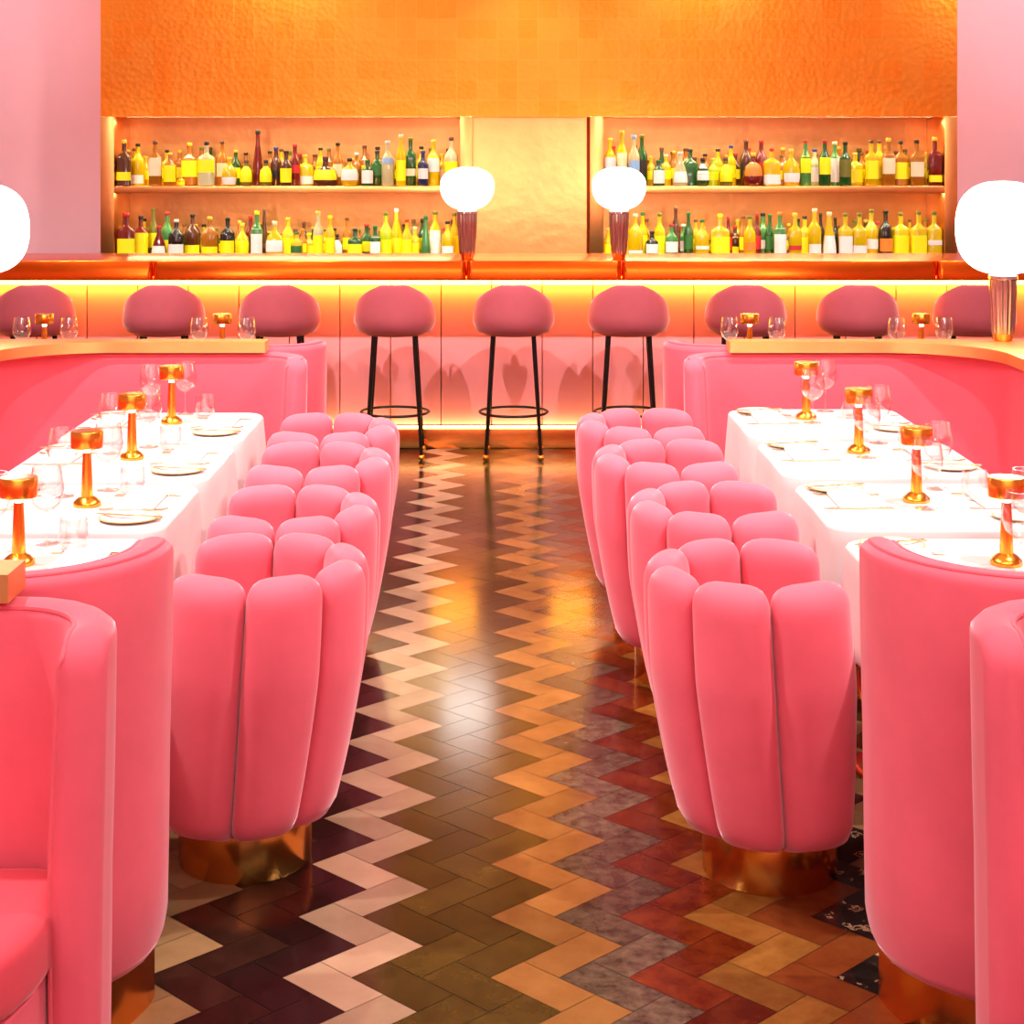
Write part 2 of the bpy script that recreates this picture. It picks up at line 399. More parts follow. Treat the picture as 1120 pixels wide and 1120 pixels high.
# copper ledges on top of the backs
def ledge_prism(outline, z0, z1):
    q = MB(); b = .004
    q.rings([[(x, y, z0) for x, y in outline], [(x, y, z1-b) for x, y in outline], [(x*1.0, y, z1) for x, y in outline]])
    return q
for sg, nm in ((-1, 'left'), (1, 'right')):
    # far run with its corner and the side run
    inner = fillet([(.93, 6.945), (1.93, 6.945), (1.93, 3.40)], [.40], 16)
    outl = inner+[(2.24, 3.40), (2.24, 7.065), (.93, 7.065)]
    o = ledge_prism([(sg*x, y) for x, y in outl], .942, .985).build('ledge', 'gold_ledge', angle=30); recalc(o)
    tag(o, f'copper topped ledge capping the banquette back {nm} of the aisle, curving at the corner', 'ledge', 'copper ledges on the banquettes')
    xx = .883 if sg < 0 else 1.065
    o = ledge_prism([(sg*x, y) for x, y in [(xx, 3.135), (2.7, 3.135), (2.7, 3.25), (xx, 3.25)]], .933, .985).build('ledge', 'gold_ledge', angle=30); recalc(o)
    tag(o, f'end of copper ledge above the nearest banquette at the {nm} edge', 'ledge', 'copper ledges on the banquettes')

# ------------------------------------------------------------------ tub chairs
def make_chair():
    """opening faces +X; base centre is the origin"""
    root = empty('tub_chair', (0, 0, 0))
    ztop, zb = .752, .105
    def prof(t):      # t: 0 bottom .. 1 top -> centre radius of the petals and z
        z = zb+(ztop-zb)*t
        r = .152+.060*min(1, t/.62)**.55 if t < .62 else .212-.006*((t-.62)/.38)**2
        if t < .10: r -= .035*(1-t/.10)**2
        return r, z
    for k in range(6):
        bd_ = (38, 91, 137, 180, 223, 269, 322); phi = radians((bd_[k]+bd_[k+1])/2); half = (bd_[k+1]-bd_[k])/2+.15
        q = MB(); rs = []; NV, NU = 30, 28
        for v in range(NV+1):
            t = v/NV; t = 1-(1-t)**1.6
            rc, z = prof(t)
            h = (1-t)*(ztop-zb); wf = 1; tf = 1
            R_ = .07
            if h < R_: u_ = 1-h/R_; wf = max(.02, (1-u_**3.2)**(1/3.4)); tf = max(.02, (1-u_**2.2)**(1/2.2))
            hb = t*(ztop-zb)
            if hb < .05: tf *= .45+.55*sqrt(1-(1-hb/.05)**2)
            # the back (aisle side) leans in at the foot, the open side stays upright
            th = .046*tf; ring = []
            for j in range(NU):
                a = 2*pi*j/NU; ca, sa = cos(a), sin(a); ex = 2.7
                qn = (abs(ca)**ex+abs(sa)**ex)**(-1/ex)
                aa = phi+radians(half*.985)*wf*ca*qn
                rr = rc+th*sa*qn*(1.15 if sa > 0 else .95)
                sh = .045*(1-t)**1.3
                ring.append((rr*cos(aa)*1.06+sh, rr*sin(aa)*1.20, z))
            rs.append(ring)
        q.rings(rs); recalc(q.build('padded_channel', 'velvet_chair', root, angle=80))
    q = MB(); q.lathe([(.02, .11), (.14, .11), (.165, .13), (.185, .40), (.185, .44), (.17, .465), (.10, .475), (.01, .477)], (.03, 0, 0), 32, 2.3); q.build('seat_cushion', 'velvet_seat', root, angle=50)
    q = MB(); q.lathe([(.160, 0), (.163, .004), (.163, .112), (.155, .118)], (.035, 0, 0), 40); q.build('base_ring', 'copper', root, angle=40)
    return root
chair0 = make_chair()
CH = {1: [(.628, 4.235, 0), (.645, 5.02, 1), (.585, 5.79, 2), (.562, 6.51, 3)], -1: [(.588, 4.30, 0), (.605, 4.96, 1), (.612, 5.73, 2), (.630, 6.39, 3)]}
first = True
for sg, nm in ((-1, 'left'), (1, 'right')):
    for x, y, k in CH[sg]:
        o = chair0 if first else copy_tree(chair0); first = False
        o.location = (sg*x, y, 0); o.rotation_euler = (0, 0, 0 if sg > 0 else pi)
        pos = 'farthest from the bar' if k == 0 else ('closest to the bar' if k == 3 else ('second farthest from the bar' if k == 1 else 'second from the bar'))
        tag(o, f'pink velvet channelled tub chair on {nm} side of aisle, {pos}', 'chair', 'tub chairs along the aisle')

# ------------------------------------------------------------------ dining tables
def make_table():
    root = empty('dining_table', (0, 0, 0))
    q = MB(); q.box(-.30, .30, -.285, .285, .715, .744, .008); q.build('table_top', 'wood_dark', root)
    q = MB(); q.lathe([(.035, .02), (.032, .72)], n=20); q.build('pedestal', 'copper', root)
    q = MB(); q.lathe([(.20, 0), (.20, .012), (.19, .02), (.04, .024)], n=32); q.build('foot', 'copper', root)
    return root
def make_cloth():
    q = MB(); rs = []; hx, hy = .322, .312
    def ring(ins, z, amp, sd=0):
        p = rrect(-hx+ins, hx-ins, -hy+ins, hy-ins, max(.07-ins, .01), 6); out = []
        # densify
        dense = []
        for ki, (a, b) in enumerate(zip(p, p[1:]+p[:1])):
            L = math.hypot(b[0]-a[0], b[1]-a[1]); n_ = 12 if ki % 7 == 6 else 1
            for t in range(n_): dense.append((a[0]+(b[0]-a[0])*t/n_, a[1]+(b[1]-a[1])*t/n_))
        N = len(dense)
        for k, (x, y) in enumerate(dense):
            w = amp*(sin(2*pi*7*k/N+.7)+.6*sin(2*pi*11*k/N+2))
            cd = max(0, min(1, (math.hypot(x/hx, y/hy)-1.1)/.25))     # corners hang out in folds
            l = math.hypot(x, y); out.append((x+x/l*(w+amp*2.2*cd), y+y/l*(w+amp*2.2*cd), z))
        return out
    prof = [(.16, .7545, 0), (.05, .7545, 0), (.018, .7535, 0), (.006, .749, 0), (.001, .741, .0005), (0, .70, .002), (0, .64, .005), (0, .57, .008), (0, .53, .010), (0, .495, .011)]
    for ins, z, amp in prof: rs.append(ring(ins, z, amp))
    q.rings(rs, cap1=False)
    o = q.build('tablecloth', 'linen', angle=60)
    sd = o.modifiers.new('thick', 'SOLIDIFY'); sd.thickness = .0025; sd.offset = 1
    return recalc(o)
table0, cloth0 = make_table(), make_cloth()

def wine_glass():
    root = empty('wine_glass', (0, 0, 0))
    q = MB(); q.lathe([(.033, 0), (.033, .0015), (.012, .004), (.004, .008)], n=24); q.build('foot', 'clear_glass', root)
    q = MB(); q.lathe([(.0035, .006), (.003, .04), (.0035, .075), (.006, .082)], n=12); q.build('stem', 'clear_glass', root)
    q = MB(); rs = [(.004, .082), (.020, .088), (.036, .103), (.044, .125), (.0445, .14), (.041, .165), (.035, .196), (.0335, .196), (.0395, .165), (.043, .14), (.0425, .125), (.0345, .104), (.019, .090), (.003, .085)]
    q.lathe(rs, n=32); recalc(q.build('bowl', 'clear_glass', root, angle=60))
    return root
def tumbler():
    root = empty('water_glass', (0, 0, 0))
    q = MB(); rs = [(.004, 0), (.026, .001), (.034, .015), (.037, .04), (.034, .085), (.0328, .085), (.0355, .04), (.032, .018), (.024, .009), (.003, .008)]
    q.lathe(rs, n=32); recalc(q.build('bowl', 'clear_glass', root, angle=60)); return root
def table_lamp():
    root = empty('table_lamp', (0, 0, 0))
    q = MB(); q.lathe([(.037, 0), (.0385, .003), (.037, .012), (.026, .022), (.016, .028), (.010, .03)], n=32); q.build('foot', 'brass', root)
    q = MB(); q.lathe([(.0165, .026), (.0140, .10), (.0115, .150)], n=24); q.build('stem', 'brass', root)
    q = MB(); q.lathe([(.0095, .149), (.0095, .166)], n=20); q.build('light_collar', 'lamp_white', root)
    q = MB(); q.lathe([(.0435, .163), (.0445, .166), (.0445, .207), (.043, .210), (.038, .2105), (.004, .2105)], n=40); q.build('shade', 'brass', root, angle=30)
    return root
def napkin():
    q = MB(); q.box(-.055, .055, -.10, .10, 0, .012, .005); q.box(-.05, .045, -.095, .09, .0105, .018, .003); return q.build('napkin', 'napkin_cloth')
def plate():
    root = empty('side_plate', (0, 0, 0))
    q = MB(); q.lathe([(.045, 0), (.055, .001), (.079, .0065), (.0785, .009), (.055, .004), (.004, .0035)], n=40); q.build('dish', 'porcelain', root)
    q = MB(); q.lathe([(.0765, .0066), (.0815, .0072), (.0815, .0092), (.0765, .0096), (.0765, .0066)], n=40, caps=False); q.build('rim', 'plate_rim', root, angle=80)['label'] = 'tan rim line'
    return root
def knife():
    q = MB(); q.rings([[(x-w_, y, z0), (x+w_, y, z0), (x+w_, y, z1), (x-w_, y, z1)] for x, y, w_, z0, z1 in ((0, -.095, .004, 0, .003), (0, -.09, .0055, 0, .005), (0, -.02, .004, 0, .005), (0, -.01, .008, .001, .003), (.001, .06, .008, .001, .003), (.003, .10, .002, .001, .0025))])
    return q.build('table_knife', 'steel', angle=30)
def fork():
    q = MB(); q.rings([[(x-w_, y, z0), (x+w_, y, z0), (x+w_, y, z0+.0025), (x-w_, y, z0+.0025)] for x, y, w_, z0 in ((0, -.095, .006, 0), (0, -.05, .003, .004), (0, .02, .003, .006), (0, .035, .010, .003), (0, .05, .011, .001))])
    for k in (-1.5, -.5, .5, 1.5): q.rings([[(k*.006-w_, y, z), (k*.006+w_, y, z), (k*.006+w_, y, z+.002), (k*.006-w_, y, z+.002)] for y, w_, z in ((.048, .0018, .001), (.075, .0016, 0), (.095, .001, .004))])
    return q.build('table_fork', 'steel', angle=30)
used = {}
PROTO = dict(wine_glass=wine_glass, water_glass=tumbler, table_lamp=table_lamp, napkin=napkin, side_plate=plate, table_knife=knife, table_fork=fork)
PO = {}
def put(kind, loc, rz, label, cat, group):
    if kind not in PO: o = PO[kind] = PROTO[kind]()
    else: o = copy_tree(PO[kind])
    o.location = loc; o.rotation_euler = (0, 0, rz)
    return tag(o, label, cat, group)

ZT = .7572
TY = {-1: [6.30, 5.575, 4.875, 4.16], 1: [6.39, 5.64, 4.895, 4.155]}
LAMP = {-1: [(-1.187, 6.33), (-1.178, 5.60), (-1.148, 4.86), (-1.149, 4.17)], 1: [(1.145, 6.44), (1.19, 5.72), (1.187, 4.92), (1.222, 4.17)]}
first = True
WH = ['table closest to bar', 'second table from bar', 'third table from bar', 'table farthest from bar']
for sg, nm in ((-1, 'left'), (1, 'right')):
    for k in range(4):
        tx, ty = sg*1.205, TY[sg][k]
        if first: t, c = table0, cloth0; first = False
        else: t, c = copy_tree(table0), copy_tree(cloth0)
        t.location = (tx, ty, 0); c.location = (tx, ty, 0)
        wh = f'{nm}-hand {WH[k]}' if False else f'{nm}-side {WH[k]}'
        tag(t, f'small square pedestal table under cloth, {wh}', 'table', 'dining tables beside the aisle')
        tag(c, f'white linen cloth draped over the {wh}', 'tablecloth', 'white tablecloths')
        lx, ly = LAMP[sg][k]
        put('table_lamp', (lx, ly, ZT), .3*k, f'small copper cordless lamp standing on the {wh}', 'table lamp', 'copper table lamps')
        if sg < 0: gs = [(lx-.10, ly+.13), (lx+.01, ly+.22)]; 
        else: gs = [(lx+.005, ly-.10), (lx+.105, ly+.18)]
        if k == 1 and sg < 0: gs[0] = (lx-.085, ly+.10)
        dsc = ['wine glass beside the lamp', 'wine glass behind the lamp']
        if sg > 0: dsc = ['wine glass in front of the lamp', 'wine glass behind the lamp']
        for d_, (gx, gy) in zip(dsc, gs): put('wine_glass', (gx, gy, ZT), 0, f'{d_} on the {wh}', 'wine glass', 'wine glasses on the white tables')
        tx2 = lx+(.0 if sg < 0 else .19); put('water_glass', (lx+(.10 if sg < 0 else .17), ly+(.13 if sg < 0 else .02), ZT), 0, f'clear water tumbler on the {wh}', 'tumbler', 'water tumblers on the white tables')
        # settings: aisle side, bench side
        for s2, who in ((-sg, 'aisle'), (sg, 'bench')):
            bx = tx+s2*.20
            ny = ty+.02
            left = 1 if s2*-1 > 0 else -1            # guest faces the table: left hand is +Y when facing +X
            py_ = ty+left*.20
            put('napkin', (bx, ny, ZT), 0, f'folded white napkin at {who} side of the {wh}', 'napkin', 'folded napkins')
            put('side_plate', (bx+s2*.015, py_, ZT), 0, f'white tan-rimmed side plate, {who} side of {wh}', 'plate', 'side plates')
            put('table_knife', (bx+s2*.015, py_, ZT+.0094), pi/2+.25*left, f'butter knife on side plate, {who} side of {wh}', 'knife', 'butter knives on side plates')
            put('table_fork', (bx, ny+left*.095, ZT), pi/2 if s2 < 0 else -pi/2, f'silver fork beside napkin, {who} side of the {wh}', 'fork', 'forks by the napkins')
            put('table_knife', (bx, ny-left*.10, ZT), pi/2 if s2 < 0 else -pi/2, f'table knife beside napkin, {who} side of the {wh}', 'knife', 'table knives by the napkins')

# tables of the next bay, behind the ledges: only lamps and glass bowls rise above the ledge
far = [(-2.19, 8.4, 'farther from the aisle', 'left'), (-1.33, 8.4, 'nearer to the aisle', 'left'), (1.22, 8.4, 'nearer to the aisle', 'right'), (2.05, 8.4, 'farther from the aisle', 'right')]
for x, y, wh, nm in far:
    t, c = copy_tree(table0), copy_tree(cloth0); t.location = (x, y, 0); c.location = (x, y, 0)
    wh2 = f'table behind the {nm} ledge, {wh}'
    tag(t, f'small pedestal {wh2}', 'table', 'tables behind the ledges'); tag(c, f'white cloth on the {wh2}', 'tablecloth', 'white tablecloths behind the ledges')
    put('table_lamp', (x, y, ZT-.005), .1, f'copper lamp on {wh2}', 'table lamp', 'copper lamps behind the ledges')
    for s_, w in ((-1, 'left'), (1, 'right')): put('wine_glass', (x+s_*.115+(.02 if nm == 'right' and wh[0] == 'n' else 0), y+.02, ZT-.01), 0, f'wine glass {w} of lamp, {wh2}', 'wine glass', 'wine glasses behind the ledges')

# ------------------------------------------------------------------ globe lamps
def globe_lamp(label, loc, gr, gh, fl, sh, rt, rb, sq):
    root = empty('globe_lamp', loc); tag(root, label, 'lamp')
    q = MB(); q.lathe([(rb*.78, 0), (rb*.86, .006), (rb*.9, .012), (rb*1.0, .03)], n=32); q.build('foot', 'copper', root)
    q = MB(); n_ = 14
    pr = [(rb+(rt-rb)*(min(1, t/n_*1.25)**.8), .03+(sh-.05)*t/n_) for t in range(n_+1)]
    q.lathe(pr, n=96, flute=.045, fn=16); q.build('fluted_body', 'bronze', root, angle=70)
    q = MB(); q.lathe([(rt*1.02, sh-.022), (rt*1.12, sh-.018), (rt*1.12, sh-.004), (rt*.8, sh+.002), (rt*.5, sh+.004)], n=40); q.build('collar', 'chrome', root)
    q = MB(); pr = []
    N = 26
    for k in range(N+1):
        a = -pi/2+pi*k/N; c, s_ = cos(a), sin(a)
        if s_ < 0: r = gr*max(abs(c), 1e-3)**(2/sq); z = fl*s_ if False else -fl*abs(s_)**(2/sq)
        else: r = gr*max(abs(c), 1e-3)**(2/sq); z = (gh-fl)*abs(s_)**(2/sq)
        r = max(r, .002) if s_ > 0 else max(r, rt*.55)
        pr.append((r, sh+.0+fl+z))
    q.lathe(pr, n=48); q.build('glass_globe', 'globe_glow', root, angle=80)
    return root
YB = 10.2; sB = F/YB
BT = 1.117
globe_lamp('white globe lamp on bar counter with fluted foot, left of copper centre panel', ((511-CX)/sB, YB, BT), .158, .253, .145, .285, .056, .043, 2.25)
globe_lamp('white globe lamp on bar counter with fluted foot, right of copper centre panel', ((677-CX)/sB, YB, BT), .158, .253, .145, .285, .056, .043, 2.25)
globe_lamp('large white globe lamp with fluted bronze foot standing on the right ledge corner', ((1097-CX)*7.0/F, 7.0, .985), .186, .375, .19, .268, .052, .043, 2.5)
globe_lamp('large white globe lamp standing on the left ledge corner, half out of frame', ((-20-CX)*7.0/F, 7.0, .985), .186, .365, .18, .268, .052, .043, 2.5)

# ------------------------------------------------------------------ bar
YF, YP = 10.0, 10.30
bar = empty('bar_counter', (0, YP, 0)); tag(bar, 'long bar with copper counter edge, pink panelled front and glowing strips', 'bar')
def bp(q, name, mat, **k):
    o = q.build(name, mat, bar, **k); o.location = (0, -YP, 0); return o
q = MB(); q.box(-4, 4, YF+.02, YF+.75, 1.03, 1.117, .006); bp(q, 'counter_top', 'copper_counter')
seams = [-4, -1.984, -.179, .716, 2.53, 4]
for a, b_ in zip(seams, seams[1:]):
    q = MB(); o_ = rrect(a+.003, b_-.003, YF-.012, YF+.05, .030, 6)
    q.rings([[(x, y, 1.012) for x, y in o_], [(x, y, 1.114) for x, y in o_], [(x, y+.002, 1.1165) for x, y in o_]]); bp(q, 'counter_edge', 'copper_counter', angle=50)
q = MB(); q.box(-4, 4, YP, YP+.1, .10, 1.03); bp(q, 'core', 'dark_gap', smooth=False)
q = MB(); q.box(-4, 4, YF+.0, YF+.10, 1.004, 1.013); bp(q, 'under_shadow_strip', 'dark_copper', smooth=False)  # dark strip painting the shadow line below the counter edge
q = MB(); x = -.932-.2993*11
while x < 4:
    q.box(x+.002, x+.2973, YP-.02, YP+.02, .13, 1.01, .007); x += .2993
bp(q, 'front_panel', 'bar_pink')
x = -.932-.2993*11
q = MB()
while x < 4: q.box(x+.003, x+.2963, YP-.085, YP-.05, .962, .995); x += .2993
bp(q, 'light_strip', 'led_warm', smooth=False)
q = MB(); q.box(-4, 4, YP-.09, YP+.02, 0, .115, .006); bp(q, 'plinth', 'copper')
q = MB(); q.box(-4, 4, YP-.060, YP-.022, .115, .124); bp(q, 'foot_light_strip', 'led_foot', smooth=False)

def make_stool():
    root = empty('bar_stool', (0, 0, 0))
    q = MB(); rs = []
    N = 44; A = radians(112)
    for i in range(N+1):
        u = -1+2*i/N; a = u*A; au = abs(u)
        R_ = .205+.012*(1-au)
        zt = .995-.165*max(0, (au-.18)/.82)**1.15
        zb = .715+.0*au
        e = 1-max(0, (au-.93)/.07)**2; e = max(.2, sqrt(max(0, e)))
        zm = .80; zt2 = zm+(zt-zm)*(e if au > .93 else 1); 
        th = .022*e; ring = []
        for k in range(20):
            c = 2*pi*k/20; ex = 3.0
            cc, ss = cos(c), sin(c); qn = (abs(cc)**ex+abs(ss)**ex)**(-1/ex)
            z = (zt2+zb)/2+(zt2-zb)/2*ss*qn
            tap = 1-.10*max(0, (z-.80)/.2)-.10*max(0, (.77-z)/.06)
            r = (R_*tap)+th*cc*qn
            ring.append((r*sin(a)*1.02, -r*cos(a), z))
        rs.append(ring)
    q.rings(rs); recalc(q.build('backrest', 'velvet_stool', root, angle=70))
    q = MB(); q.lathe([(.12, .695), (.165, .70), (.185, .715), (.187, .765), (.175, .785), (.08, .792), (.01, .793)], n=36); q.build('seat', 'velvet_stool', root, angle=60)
    for sx in (-1, 1):
        for sy in (-1, 1):
            q = MB(); p0 = (sx*.115, sy*.115, .70); p1 = (sx*.155, sy*.155, .035)
            q.tube([p0, p1], [.014, .010], 10); lg = q.build('leg', 'black_metal', root)
            q = MB(); q.ball((sx*.156, sy*.156, .0185), .0185); q.build('ball_foot', 'brass', lg)['label'] = 'brass ball foot'
    q = MB(); q.tube([(.194*cos(2*pi*k/40), .194*sin(2*pi*k/40), .255) for k in range(40)], .008, 8, close=True); q.build('foot_ring', 'black_metal', root)
    return root
stool0 = make_stool()
SX = [28, 173, 302, 430, 562, 690, 820, 945, 1075]
wl = ['first bar stool from the left', 'second bar stool from the left', 'third bar stool from the left', 'bar stool just left of the aisle centre', 'bar stool at the middle of the aisle', 'bar stool just right of the aisle centre', 'third bar stool from the right', 'second bar stool from the right', 'first bar stool from the right']
for k, px in enumerate(SX):
    o = stool0 if k == 0 else copy_tree(stool0)
    o.location = (X_(px, 9.78), 9.955, 0); o.rotation_euler = (0, 0, [.25, .12, .05, .02, -.02, -.05, -.1, -.14, -.25][k])
    tag(o, f'pink upholstered {wl[k]}', 'bar stool', 'bar stools')

# ------------------------------------------------------------------ back bar
YN = 12.0; sN = F/YN
def xn(px): return (px-CX)/sN
def zn(py): return EYE-(py-HY)/sN
bb = empty('back_bar', (0, YN, 0)); tag(bb, 'copper clad back bar with two lit bottle niches and tall hammered header', 'back bar')
def bbp(q, name, mat, **k):
    o = q.build(name, mat, bb, **k); o.location = (0, -YN, 0); return o
YD = YN+.52
xl, xr = xn(110), xn(1047); zN = zn(128); zL = zn(284); zS = zn(203.5)
q = MB(); q.box(xl, xr, YN, YD+.05, zN, CEIL-.01); bbp(q, 'header_panel', 'copper_leaf', smooth=False)
for a, b_ in ((110, 125), (503, 517), (645, 660), (1033, 1047)):
    q = MB(); q.box(xn(a), xn(b_), YN-.006, YD, zL, zN+.004, .003); bbp(q, 'pilaster', 'copper_plain')
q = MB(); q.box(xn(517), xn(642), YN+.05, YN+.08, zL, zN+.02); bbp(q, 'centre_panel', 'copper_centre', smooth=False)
q = MB(); q.box(xn(640), xn(645), YN+.09, YN+.10, zL, zN+.02); bbp(q, 'door_gap', 'dark_copper', smooth=False)
for a, b_ in ((125, 503), (660, 1033)):
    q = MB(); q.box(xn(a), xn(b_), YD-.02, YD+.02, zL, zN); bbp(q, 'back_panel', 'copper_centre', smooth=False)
    q = MB(); q.box(xn(a), xn(b_), YN+.002, YD-.02, zS-.05, zS-.0004, .004); bbp(q, 'bottle_shelf', 'copper_plain')
q = MB(); q.box(xl, xr, YN-.03, YD+.02, zL-.04, zL, .005); bbp(q, 'base_shelf', 'copper_plain')
q = MB(); q.box(xl, xr, YN+.02, YD, 0, zL-.04); bbp(q, 'base_cabinet', 'copper', smooth=False)

# bottles: (x px, top px, width px, shape, glass, label, cap, label z0, z1, row)
B_UL = [(135,153,14,'s','B','y','g',.12,.30,0),(151,157,13,'r','Y','w','k',.05,.25,0),(170,154,12,'s','A','p','n',.22,.62,0),(186,167,13,'r','A','y','g',.12,.62,0),(198,193,8,'r','Y','y','g',.1,.4,0),
 (207.7,156,15,'s','A','y','g',.2,.58,0),(226,155,16,'s','C','y','k',.3,.60,0),(243,154,11,'r','A','p','n',.2,.5,1),(251,172,15,'b','Y','w','g',.05,.3,0),(269.5,175,13,'b','O','y','n',.15,.75,0),
 (282,142,11,'t','R','k','k',.05,.06,0),(291,175,13,'b','O','y','k',.15,.75,0),(302,161,11,'r','B','k','b',.2,.4,1),(313,165,12,'r','B','y','k',.1,.5,0),(322.5,158,11,'r','R','r','r',.3,.5,0),
 (334,169,16,'s','Y','w','g',.05,.3,0),(344.5,169,11,'r','A','y','n',.2,.5,1),(356,171,24,'d','B','y','n',.2,.55,0),(369.5,156,10,'r','A','p','k',.2,.5,1),(382.5,173,18,'b','Y','w','k',.2,.6,0),
 (390,167,10,'r','A','n','s',.2,.5,1),(402,175,12,'r','G','w','v',.1,.6,0),(412.6,165,11,'s','G','v','k',.3,.6,0),(424,154,12,'r','C','u','s',.5,.62,0),(438.5,147,10,'r','Y','y','p',.1,.5,0),(449,150,11,'s','G','p','e',.2,.35,0),
 (462.7,165,11,'r','N','s','b',.2,.5,0),(474,153,13,'r','Y','s','g',.3,.6,0),(484,168,10,'r','Y','p','g',.2,.5,1),(493.5,150,14,'r','C','y','n',.2,.5,0)]
B_LL = [(129.5,232,8,'r','R','r','r',.2,.5,1),(138.5,233,17,'s','R','y','r',.12,.45,0),(154,236,15,'s','R','y','k',.02,.60,0),(168,228,10,'r','O','y','e',.2,.5,1),(174,247,15,'t','R','w','r',.1,.4,0),(183,232,12,'r','V','y','r',.1,.4,1),
 (193,240,16,'r','K','w','s',.08,.38,0),(210.6,234,16,'r','B','y','k',.1,.3,0),(229.7,237,17,'r','A','y','g',.08,.3,0),(249,238,15,'r','K','y','k',.15,.45,0),(265,244,14,'b','Y','y','g',.1,.5,0),(274,236,10,'r','R','k','r',.2,.5,1),
 (281,231,12,'r','V','w','y',.05,.64,0),(289,228,8,'t','B','n','n',.2,.3,1),(300.5,242,18,'b','Y','w','p',.2,.5,0),(315,238,12,'r','Y','y','g',.1,.5,0),(324.5,254,12,'r','Y','v','v',.1,.5,0),(331,250,9,'r','A','y','o',.2,.5,1),(338,255,13,'s','Y','y','y',.1,.5,0),
 (348,231,10,'r','C','y','g',.1,.5,0),(361,236,10,'r','Y','y','y',.1,.5,0),(368,256,13,'b','K','w','k',.2,.75,0),(379.6,238,9,'r','A','y','n',.2,.5,1),(388.5,250,14,'s','G','y','k',.1,.5,0),(401,245,11,'r','G','y','r',.2,.5,0),
 (410.5,247,11,'r','G','w','v',.02,.66,0),(422,232,12,'r','L','y','e',.1,.4,0),(433.6,228,15,'t','Y','y','w',.1,.4,0),(445,240,10,'r','Y','y','r',.1,.5,0),(454,248,9,'s','Y','y','p',.1,.5,0),(465.6,236,10,'t','V','v','v',.1,.3,0),
 (476,231,12,'r','Y','w','e',.1,.6,0),(489.6,242,12,'r','Y','w','k',.1,.35,0),(497.5,233,10,'r','Y','y','e',.1,.5,1)]
B_UR = [(667,151,12,'r','Y','s','g',.3,.6,0),(680,143,11,'r','Y','p','g',.3,.6,0),(693.5,148,11,'r','C','u','u',.3,.5,0),(702,147,11,'r','G','k','e',.2,.5,0),(712,171,9,'r','Y','y','g',.2,.5,1),(720.5,175,12,'r','G','w','v',.1,.6,0),
 (728.5,169,10,'r','Y','y','p',.2,.5,1),(737,165,10,'r','A','y','g',.2,.5,1),(744,166,15,'t','C','w','s',.1,.42,0),(755,163,14,'s','G','v','k',.5,.6,0),(768.7,173,13,'b','G','w','k',.2,.8,0),(780,173,11,'r','L','y','g',.2,.5,1),(794,172,14,'b','O','y','n',.15,.75,0),
 (799.5,159,10,'r','Y','y','b',.2,.5,1),(816,153,12,'r','B','k','n',.2,.5,1),(823.7,167,19,'b','R','o','g',.3,.7,0),(832.5,153,12,'r','R','r','r',.2,.5,1),(844,162,16,'s','Y','w','r',.05,.3,0),(855,170,10,'r','A','y','n',.2,.5,1),
 (865.5,163,17,'b','Y','w','g',.1,.35,0),(881,153,11,'r','V','y','r',.28,.65,0),(891,163,11,'r','C','w','b',.1,.5,0),(902,153,12,'r','G','y','r',.25,.62,0),(913,155,11,'r','V','w','p',.08,.62,0),(924.5,155,12,'r','G','e','k',.2,.6,0),
 (935,167,15,'s','Y','y','g',.1,.5,0),(942.5,167,10,'r','A','y','n',.2,.5,1),(953,153,12,'s','Y','y','n',.15,.55,0),(961.5,153,11,'s','Y','y','n',.15,.55,0),(971.6,151,12,'s','A','p','g',.25,.66,0),(985,154,14,'s','A','y','k',.15,.52,0),(1002.7,153,13,'s','A','p','k',.2,.52,0),(1023.7,150,13,'s','R','y','g',.08,.22,0)]
B_LR = [(664,250,9,'r','Y','y','g',.1,.5,0),(686,240,10,'r','Y','y','y',.1,.5,1),(695,234,15,'r','Y','w','p',.06,.2,0),(703,232,10,'r','Y','y','v',.1,.5,1),(713,253,13,'r','K','w','k',.2,.55,0),(721.5,233,11,'r','Y','y','e',.1,.5,0),(734.5,245,13,'r','V','w','r',.2,.5,0),
 (739,226,9,'r','B','n','n',.2,.5,1),(747.5,245,11,'r','V','w','w',.2,.5,0),(753,232,9,'r','G','v','v',.2,.5,1),(761,240,9,'r','Y','y','n',.2,.5,1),(768,240,14,'r','Y','w','v',.25,.34,0),(787.5,234,18,'s','Y','y','y',.1,.5,0),(796.5,237,8,'r','R','r','r',.2,.5,1),
 (804,247,15,'r','B','y','r',.12,.35,0),(813,236,9,'r','A','y','n',.2,.5,1),(820,236,12,'r','Y','o','e',.2,.4,0),(828,233,8,'r','R','r','r',.2,.5,1),(834.5,233,14,'r','V','w','k',.2,.4,0),(842,234,9,'r','G','v','v',.2,.5,1),(853,232,13,'r','V','w','o',.05,.66,0),
 (869.5,233,12,'s','Y','r','g',.2,.3,0),(880,236,11,'s','Y','y','k',.1,.5,0),(891,228,13,'r','Y','w','p',.08,.3,0),(897.5,233,8,'r','K','k','k',.2,.5,1),(907,232,14,'t','Y','w','p',.05,.5,0),(913.5,238,8,'r','K','k','k',.2,.5,1),(924.5,233,13,'s','Y','w','e',.08,.5,0),
 (940,233,13,'s','Y','w','e',.1,.3,0),(953,229,13,'r','Y','w','e',.2,.4,0),(968.7,230,14,'r','K','o','k',.15,.42,0),(985,232,17,'s','Y','y','e',.1,.5,0),(995,240,8,'r','Y','r','n',.2,.5,1),(1005,231,14,'s','Y','y','e',.1,.5,0),(1021.7,231,14,'s','Y','w','e',.3,.4,0)]
